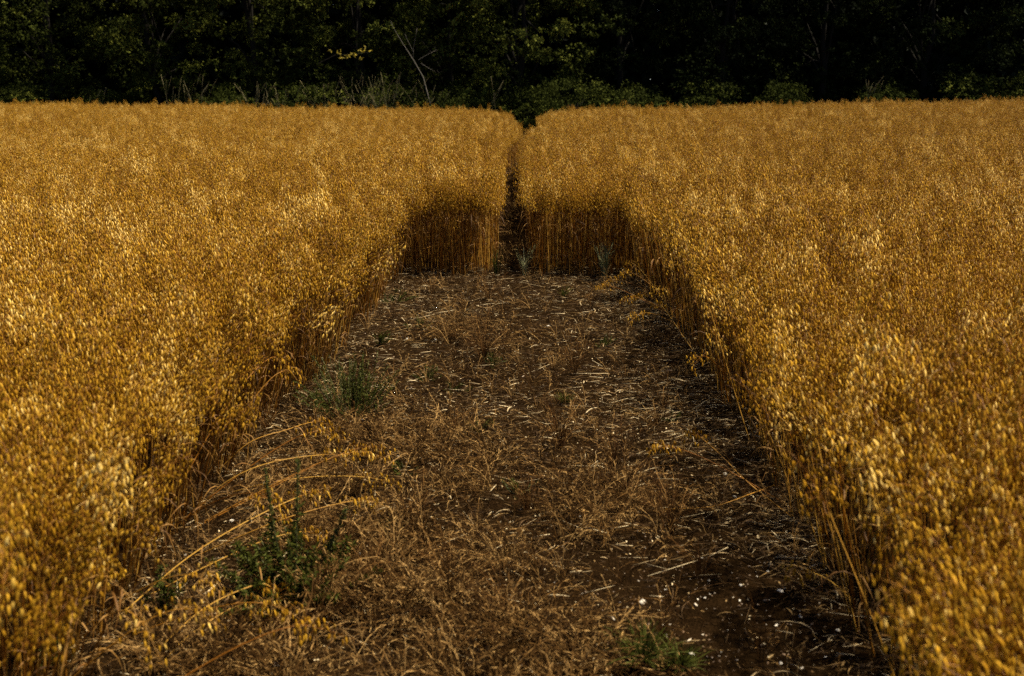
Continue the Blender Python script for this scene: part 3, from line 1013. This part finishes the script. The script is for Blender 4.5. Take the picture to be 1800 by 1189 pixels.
tuft(872, 487, 22, .38, .35, 'broad green blades at the left side of the path mouth', 408, .1, 'weed', .009, GT, 'green_grass_tuft', sag=.3)
tuft(922, 487, 26, .36, .45, 'green and dry blades at the right side of the path mouth', 409, .3, 'pale_weed', .007, GT, 'green_grass_tuft', sag=.3)
# trodden dry growth on the floor of the path
n = 70
py_ = 13.0 + 40 * grng.random(n) ** 1.3
px_ = path_x(py_) + grng.uniform(-.9, .9, n) * path_w(py_)
scatter('path_grass', np.stack((px_, py_, np.where(py_ < 13.8, soil_z(px_, py_), terrain(px_, py_) - .055)), 1), np.stack((grng.normal(0, .2, n), grng.normal(0, .2, n), grng.random(n) * 6.28), 1),
        grng.uniform(.8, 1.6, n), grng.integers(0, 7, n), mat_protos, 'trodden dry growth along the narrow path through the oats', 'dry grass')

# ------------------------------------------------------------------ the wood behind the field
TLEAF = (np.array([(0, 0, 0), (-.28, .06, .5), (0, -.05, .5), (.28, .06, .5), (0, .04, 1)], float), np.array([(0, 1, 2), (0, 2, 3), (1, 4, 2), (2, 4, 3)]))


def crown_geo(rng, W, D, z0, z1, clumps, sprays, leaves, leaf):
    """foliage in clumps over an uneven crown; each clump a set of drooping leafy sprays"""
    g = Geo()
    cs, rs = [], []
    for _ in range(clumps):
        zz = z0 + (z1 - z0) * rng.random() ** .9
        f = np.clip((zz - z0) / (z1 - z0), 0, 1)
        prof = (.75 + .25 * min(1, f * 3)) * math.sqrt(max(.02, 1 - max(0, (f - .55) / .47) ** 2))
        az = rng.random() * 6.28; rr = rng.uniform(.45, 1.0) ** .6
        cs.append((cos(az) * W * prof * rr, sin(az) * D * prof * rr, zz)); rs.append(rng.uniform(.5, 1.15))
    cs, rs = np.array(cs), np.array(rs)
    k = clumps * sprays
    d = norm(rng.normal(0, 1, (k, 3)))
    sc = np.repeat(rs, sprays)[:, None]
    c = np.repeat(cs, sprays, 0) + d * sc * rng.uniform(.35, 1.0, (k, 1)) ** .5 * np.array((1, 1, .62))
    axis = norm(d * np.array((1, 1, .3)) + np.array((0, 0, -.25)) + rng.normal(0, .3, (k, 3)))
    tone = np.repeat(rng.normal(.44, .22, clumps), sprays) + rng.normal(0, .08, k)
    C = np.repeat(c, leaves, 0) + np.repeat(axis, leaves, 0) * rng.uniform(-.5, .5, (k * leaves, 1)) * .45 + rng.normal(0, .05, (k * leaves, 3))
    Dr = np.repeat(axis, leaves, 0) * .7 + rng.normal(0, .55, (k * leaves, 3)) + np.array((0, 0, -.2))
    many(g, TLEAF, frames(Dr, rng.random(len(C)) * 6.28), C, leaf * rng.uniform(.6, 1.3, len(C)), 0, np.clip(np.repeat(tone, leaves) + rng.normal(0, .1, len(C)), 0, 1))
    return g, cs


def trunk_geo(rng, h, r, cs):
    g = Geo()
    t = np.linspace(0, 1, 8)
    P = np.stack((np.cumsum(rng.normal(0, .12, 8)), np.cumsum(rng.normal(0, .12, 8)), h * t), 1)
    P[:2, :2] *= .3
    tube(g, P, r * (1 - .8 * t), 8, 0, .4)
    for c in cs[rng.permutation(len(cs))[:10]] * np.array((.6, .6, .95)):
        f = rng.uniform(.15, .75)
        a = np.array([np.interp(f * 7, np.arange(8), P[:, k]) for k in range(3)])
        m = (a + c) / 2 + np.array((0, 0, .3))
        tube(g, np.array((a, m, c)), np.array((.35, .22, .06)) * r, 5, 0, .4)
    return g


wrng = np.random.default_rng(61)
tree_mesh = []
for v in range(4):
    cg, cs = crown_geo(wrng, wrng.uniform(3.3, 4.2), 2.8, wrng.uniform(.6, 1.6), wrng.uniform(10.5, 13.5), 135, 16, 15, .16)
    tree_mesh.append((mesh_of('crown', cg, [M['tree_leaf']]), mesh_of('crown', cg, [M['dark_tree_leaf']]), mesh_of('trunk', trunk_geo(wrng, 10, .22, cs), [M['bark']])))


def tree(x, y, v, s, label, sx=1.0):
    r = empty('broadleaf_tree', (x, y, float(terrain(x, 56)) - .06), (0, 0, wrng.random() * 6.28), s)
    tag(r, label, 'tree', 'trees along the wood edge')
    tm = tree_mesh[v]
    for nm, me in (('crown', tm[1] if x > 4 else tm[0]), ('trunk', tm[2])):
        c = bpy.data.objects.new(nm, me); COL.objects.link(c); c.parent = r


for x, y, v, s, lb in [
    (-30.5, 63.5, 0, 1.0, 'dark broadleaf tree at the left end of the wood edge'),
    (-24.8, 62.5, 1, .95, 'second tree from the left, pale leaf clusters over the oats'),
    (-19.2, 63.2, 2, 1.0, 'tree left of the tall pale grasses, sunlit sprays on its left'),
    (-13.6, 62.6, 3, 1.0, 'tree directly behind the tall pale grasses'),
    (-8.2, 63.6, 0, .95, 'tree behind the twig of yellow leaves'),
    (-3.6, 64.6, 1, .9, 'recessed dark tree behind the bare dead branch'),
    (.6, 62.2, 2, 1.0, 'brighter green tree standing above the end of the path'),
    (6.0, 64.4, 3, 1.0, 'dark tree just right of the bright one above the path'),
    (11.4, 63.2, 0, 1.0, 'tree over the low bramble mound right of the path'),
    (17.0, 64.0, 1, 1.0, 'dark tree in the middle of the right half of the wood'),
    (22.4, 63.4, 2, 1.0, 'dark tree second from the right end of the wood edge'),
    (28.0, 62.4, 3, 1.0, 'tree at the right end with pale leaf flecks')]:
    tree(x, y, v, s, lb)

# the mass of the wood behind the front row
g, cs = Geo(), None
k = 150000
P = np.stack((wrng.uniform(-52, 52, k), wrng.uniform(66.5, 88, k), wrng.uniform(0, 15, k)), 1)
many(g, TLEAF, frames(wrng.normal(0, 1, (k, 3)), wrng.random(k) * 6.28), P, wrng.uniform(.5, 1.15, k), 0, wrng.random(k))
for i in range(60):
    x, y = wrng.uniform(-46, 46), wrng.uniform(67, 77)
    tube(g, np.array(((x, y, -.1), (x + wrng.normal(0, .2), y, 5), (x + wrng.normal(0, .5), y, 12))), np.array((.22, .17, .06)), 6, 1, .3)
tag(obj('wood', g, [M['far_leaf'], M['bark']]), 'deep dark wood filling in behind the front row of trees', 'wood', kind='stuff')

# bushes along the foot of the wood
bush_mesh = []
for v in range(3):
    cg, cs = crown_geo(wrng, 1.7, 1.1, .15, wrng.uniform(1.5, 2.1), 26, 16, 14, .10)
    bush_mesh.append((mesh_of('foliage', cg, [M['tree_leaf']]), mesh_of('stem', trunk_geo(wrng, 1.2, .05, cs), [M['bark']])))


def bush(px, y, v, s, label):
    x = (px - CX) / F_PX * y
    r = empty('bramble_bush', (x, y, float(terrain(x, 56)) - .06), (0, 0, wrng.random() * 6.28), s)
    tag(r, label, 'bush', 'bushes at the foot of the wood')
    for nm, me in zip(('foliage', 'stem'), bush_mesh[v]):
        c = bpy.data.objects.new(nm, me); COL.objects.link(c); c.parent = r


for px, y, v, s, lb in [
    (60, 60, 0, .9, 'low dark bush at the left end of the wood foot'), (190, 60.4, 1, .85, 'dark bush left of the tall pale grasses'),
    (405, 58.6, 2, 1.0, 'slim upright bush among the tall pale grasses'), (550, 58.4, 0, 1.05, 'leafy bush standing under the yellow twig'),
    (690, 59.5, 1, 1.0, 'bush at the foot of the bare dead branch'), (800, 59, 2, 1.05, 'bush left of the path end'),
    (925, 60, 0, 1.05, 'bush closing the end of the path'), (1010, 58.5, 1, 1.15, 'pale green bramble mound right of the path end'),
    (1110, 58.5, 2, 1.15, 'bramble mound spilling onto the oats right of the pale one'), (1230, 59.6, 0, 1.1, 'dark bush right of the brambles'),
    (1370, 60, 1, 1.0, 'dark bush behind the middle of the right-hand oats'), (1540, 60, 2, 1.0, 'dark bush behind the right-hand oats, near the thin pale stems'),
    (1700, 60, 0, 1.1, 'dark bush second from the right edge'), (1800, 59.6, 1, 1.1, 'bush at the right end of the wood foot')]:
    bush(px, y, v, s, lb)

# tall pale grasses at the field's far end
for i, (px, n_, h, lb) in enumerate([
    (318, 7, 1.9, 'sparse tall pale grass at the left of the grasses by the wood'), (350, 9, 1.9, 'tall pale grass left of the slim upright bush'),
    (455, 14, 1.7, 'pale leaning grass right of the slim upright bush'), (505, 10, 1.6, 'pale grass left of the leafy bush under the yellow twig'),
    (575, 14, 1.7, 'pale tan grass plume right of the leafy bush'), (640, 22, 2.0, 'dense tall pale grass left of the dead branch'),
    (680, 24, 2.0, 'dense tall pale grass below the dead branch'), (752, 6, 1.9, 'few pale stems right of the dead branch'),
    (862, 4, 1.9, 'two or three pale stems left of the path end'), (1510, 6, 1.7, 'thin pale stems at the foot of the right-hand wood'),
    (180, 4, 1.5, 'lone pale grass stems behind the left-hand oats')]):
    y = 57.2
    x = (px - CX) / F_PX * y
    rng = np.random.default_rng(500 + i)
    n_ = int(n_ * 1.4)
    gg = Geo()
    for j in range(n_):
        az = rng.normal(0, .5) if rng.random() < .7 else pi + rng.normal(0, .5)
        o = np.array((cos(az), sin(az), 0)); hh = h * 1.28 * rng.uniform(.6, 1.1); ou = rng.uniform(.05, .55)
        t = np.linspace(0, 1, 6)
        P = np.array((rng.normal(0, .35), rng.normal(0, .2), 0)) + o[None] * (hh * ou * t ** 1.5)[:, None] + np.array((0, 0, 1.0))[None] * (hh * t)[:, None]
        tube(gg, P, np.linspace(.007, .002, 6), 3, 0, float(rng.random()))
        if rng.random() < .6:
            D = norm(np.repeat((P[-1] - P[-2])[None], 8, 0) + rng.normal(0, .02, (8, 3)))
            Q = P[-2] + (P[-1] - P[-2])[None] * np.linspace(.2, 1, 8)[:, None]
            many(gg, SPIKELET, frames(D, rng.random(8) * 6.28), Q, np.stack((np.full(8, .05), np.full(8, .05), np.full(8, .09)), 1), 0, np.full(8, .8))
    o = obj('tall_grass_tuft', gg, M['pale_grass'], loc=(x, y, float(terrain(x, 56)) - .06))
    tag(o, lb, 'grass tuft', 'tall pale grasses at the foot of the wood')

# the bare dead branch and the yellow leaves
def at_y(px, py, y):
    u, v = (px - CX) / F_PX, (CY - py) / F_PX
    t = y / (cos(PITCH) + v * sin(PITCH))
    return np.array((u * t, y, CAM_H + (-sin(PITCH) + v * cos(PITCH)) * t))


Y0 = 58.6
base = at_y(752, 182, Y0); base[2] = float(terrain(base[0], 56)) - .06
root = empty('dead_sapling', tuple(base))
tag(root, 'bare pale dead sapling forking up against the dark wood', 'dead tree')


def px_tube(g, pp, r, m=0, tone=.6):
    P = np.array([at_y(a, b, Y0 + c) for a, b, c in pp]) - base
    tube(g, P, np.asarray(r), 5, m, tone)


g = Geo(); px_tube(g, [(756, 182, 0), (744, 136, .1), (728, 108, .2), (710, 80, .3), (692, 50, .3), (686, 36, .3)], (.026, .023, .019, .014, .009, .005)); obj('trunk', g, M['pale_wood'], root)
for pp in ([(726, 102, .2), (727, 82, .1), (731, 62, .0), (733, 50, 0)], [(727, 92, .1), (716, 70, 0), (712, 60, 0)], [(735, 106, .1), (750, 97, 0), (768, 88, 0)], [(740, 112, .1), (754, 120, 0), (765, 127, 0)]):
    g = Geo(); px_tube(g, pp, np.linspace(.010, .005, len(pp))); obj('branch', g, M['pale_wood'], root)
g = Geo()
C = np.array([at_y(a, b, Y0) for a, b in ((716, 49), (725, 46), (736, 54), (742, 60), (720, 56), (748, 52))]) - base
leaf_cloud(g, wrng, C, 3, .16, .2, 0, .8)
obj('foliage', g, M['tree_leaf'], root)

b2 = at_y(560, 120, 59.4)
root = empty('yellow_twig', tuple(b2))
tag(root, 'twig of yellow leaves hanging out of the dark wood', 'twig')
g = Geo()
P = np.array([at_y(*q, 59.4 - .25 * i) for i, q in enumerate(((560, 112), (590, 97), (622, 96), (652, 92)))]) - b2
tube(g, P, np.linspace(.025, .008, 4), 4, 0, .4); obj('stem', g, M['bark'], root)
C = np.stack([np.interp(np.linspace(.9, 3, 22), np.arange(4), P[:, k]) for k in range(3)], 1) + wrng.normal(0, .13, (22, 3)) * np.array((1, 1, 1.1))
g = Geo(); leaf_cloud(g, wrng, C, 3, .19, -.1, 0, .7); obj('foliage', g, M['yellow_leaf'], root)
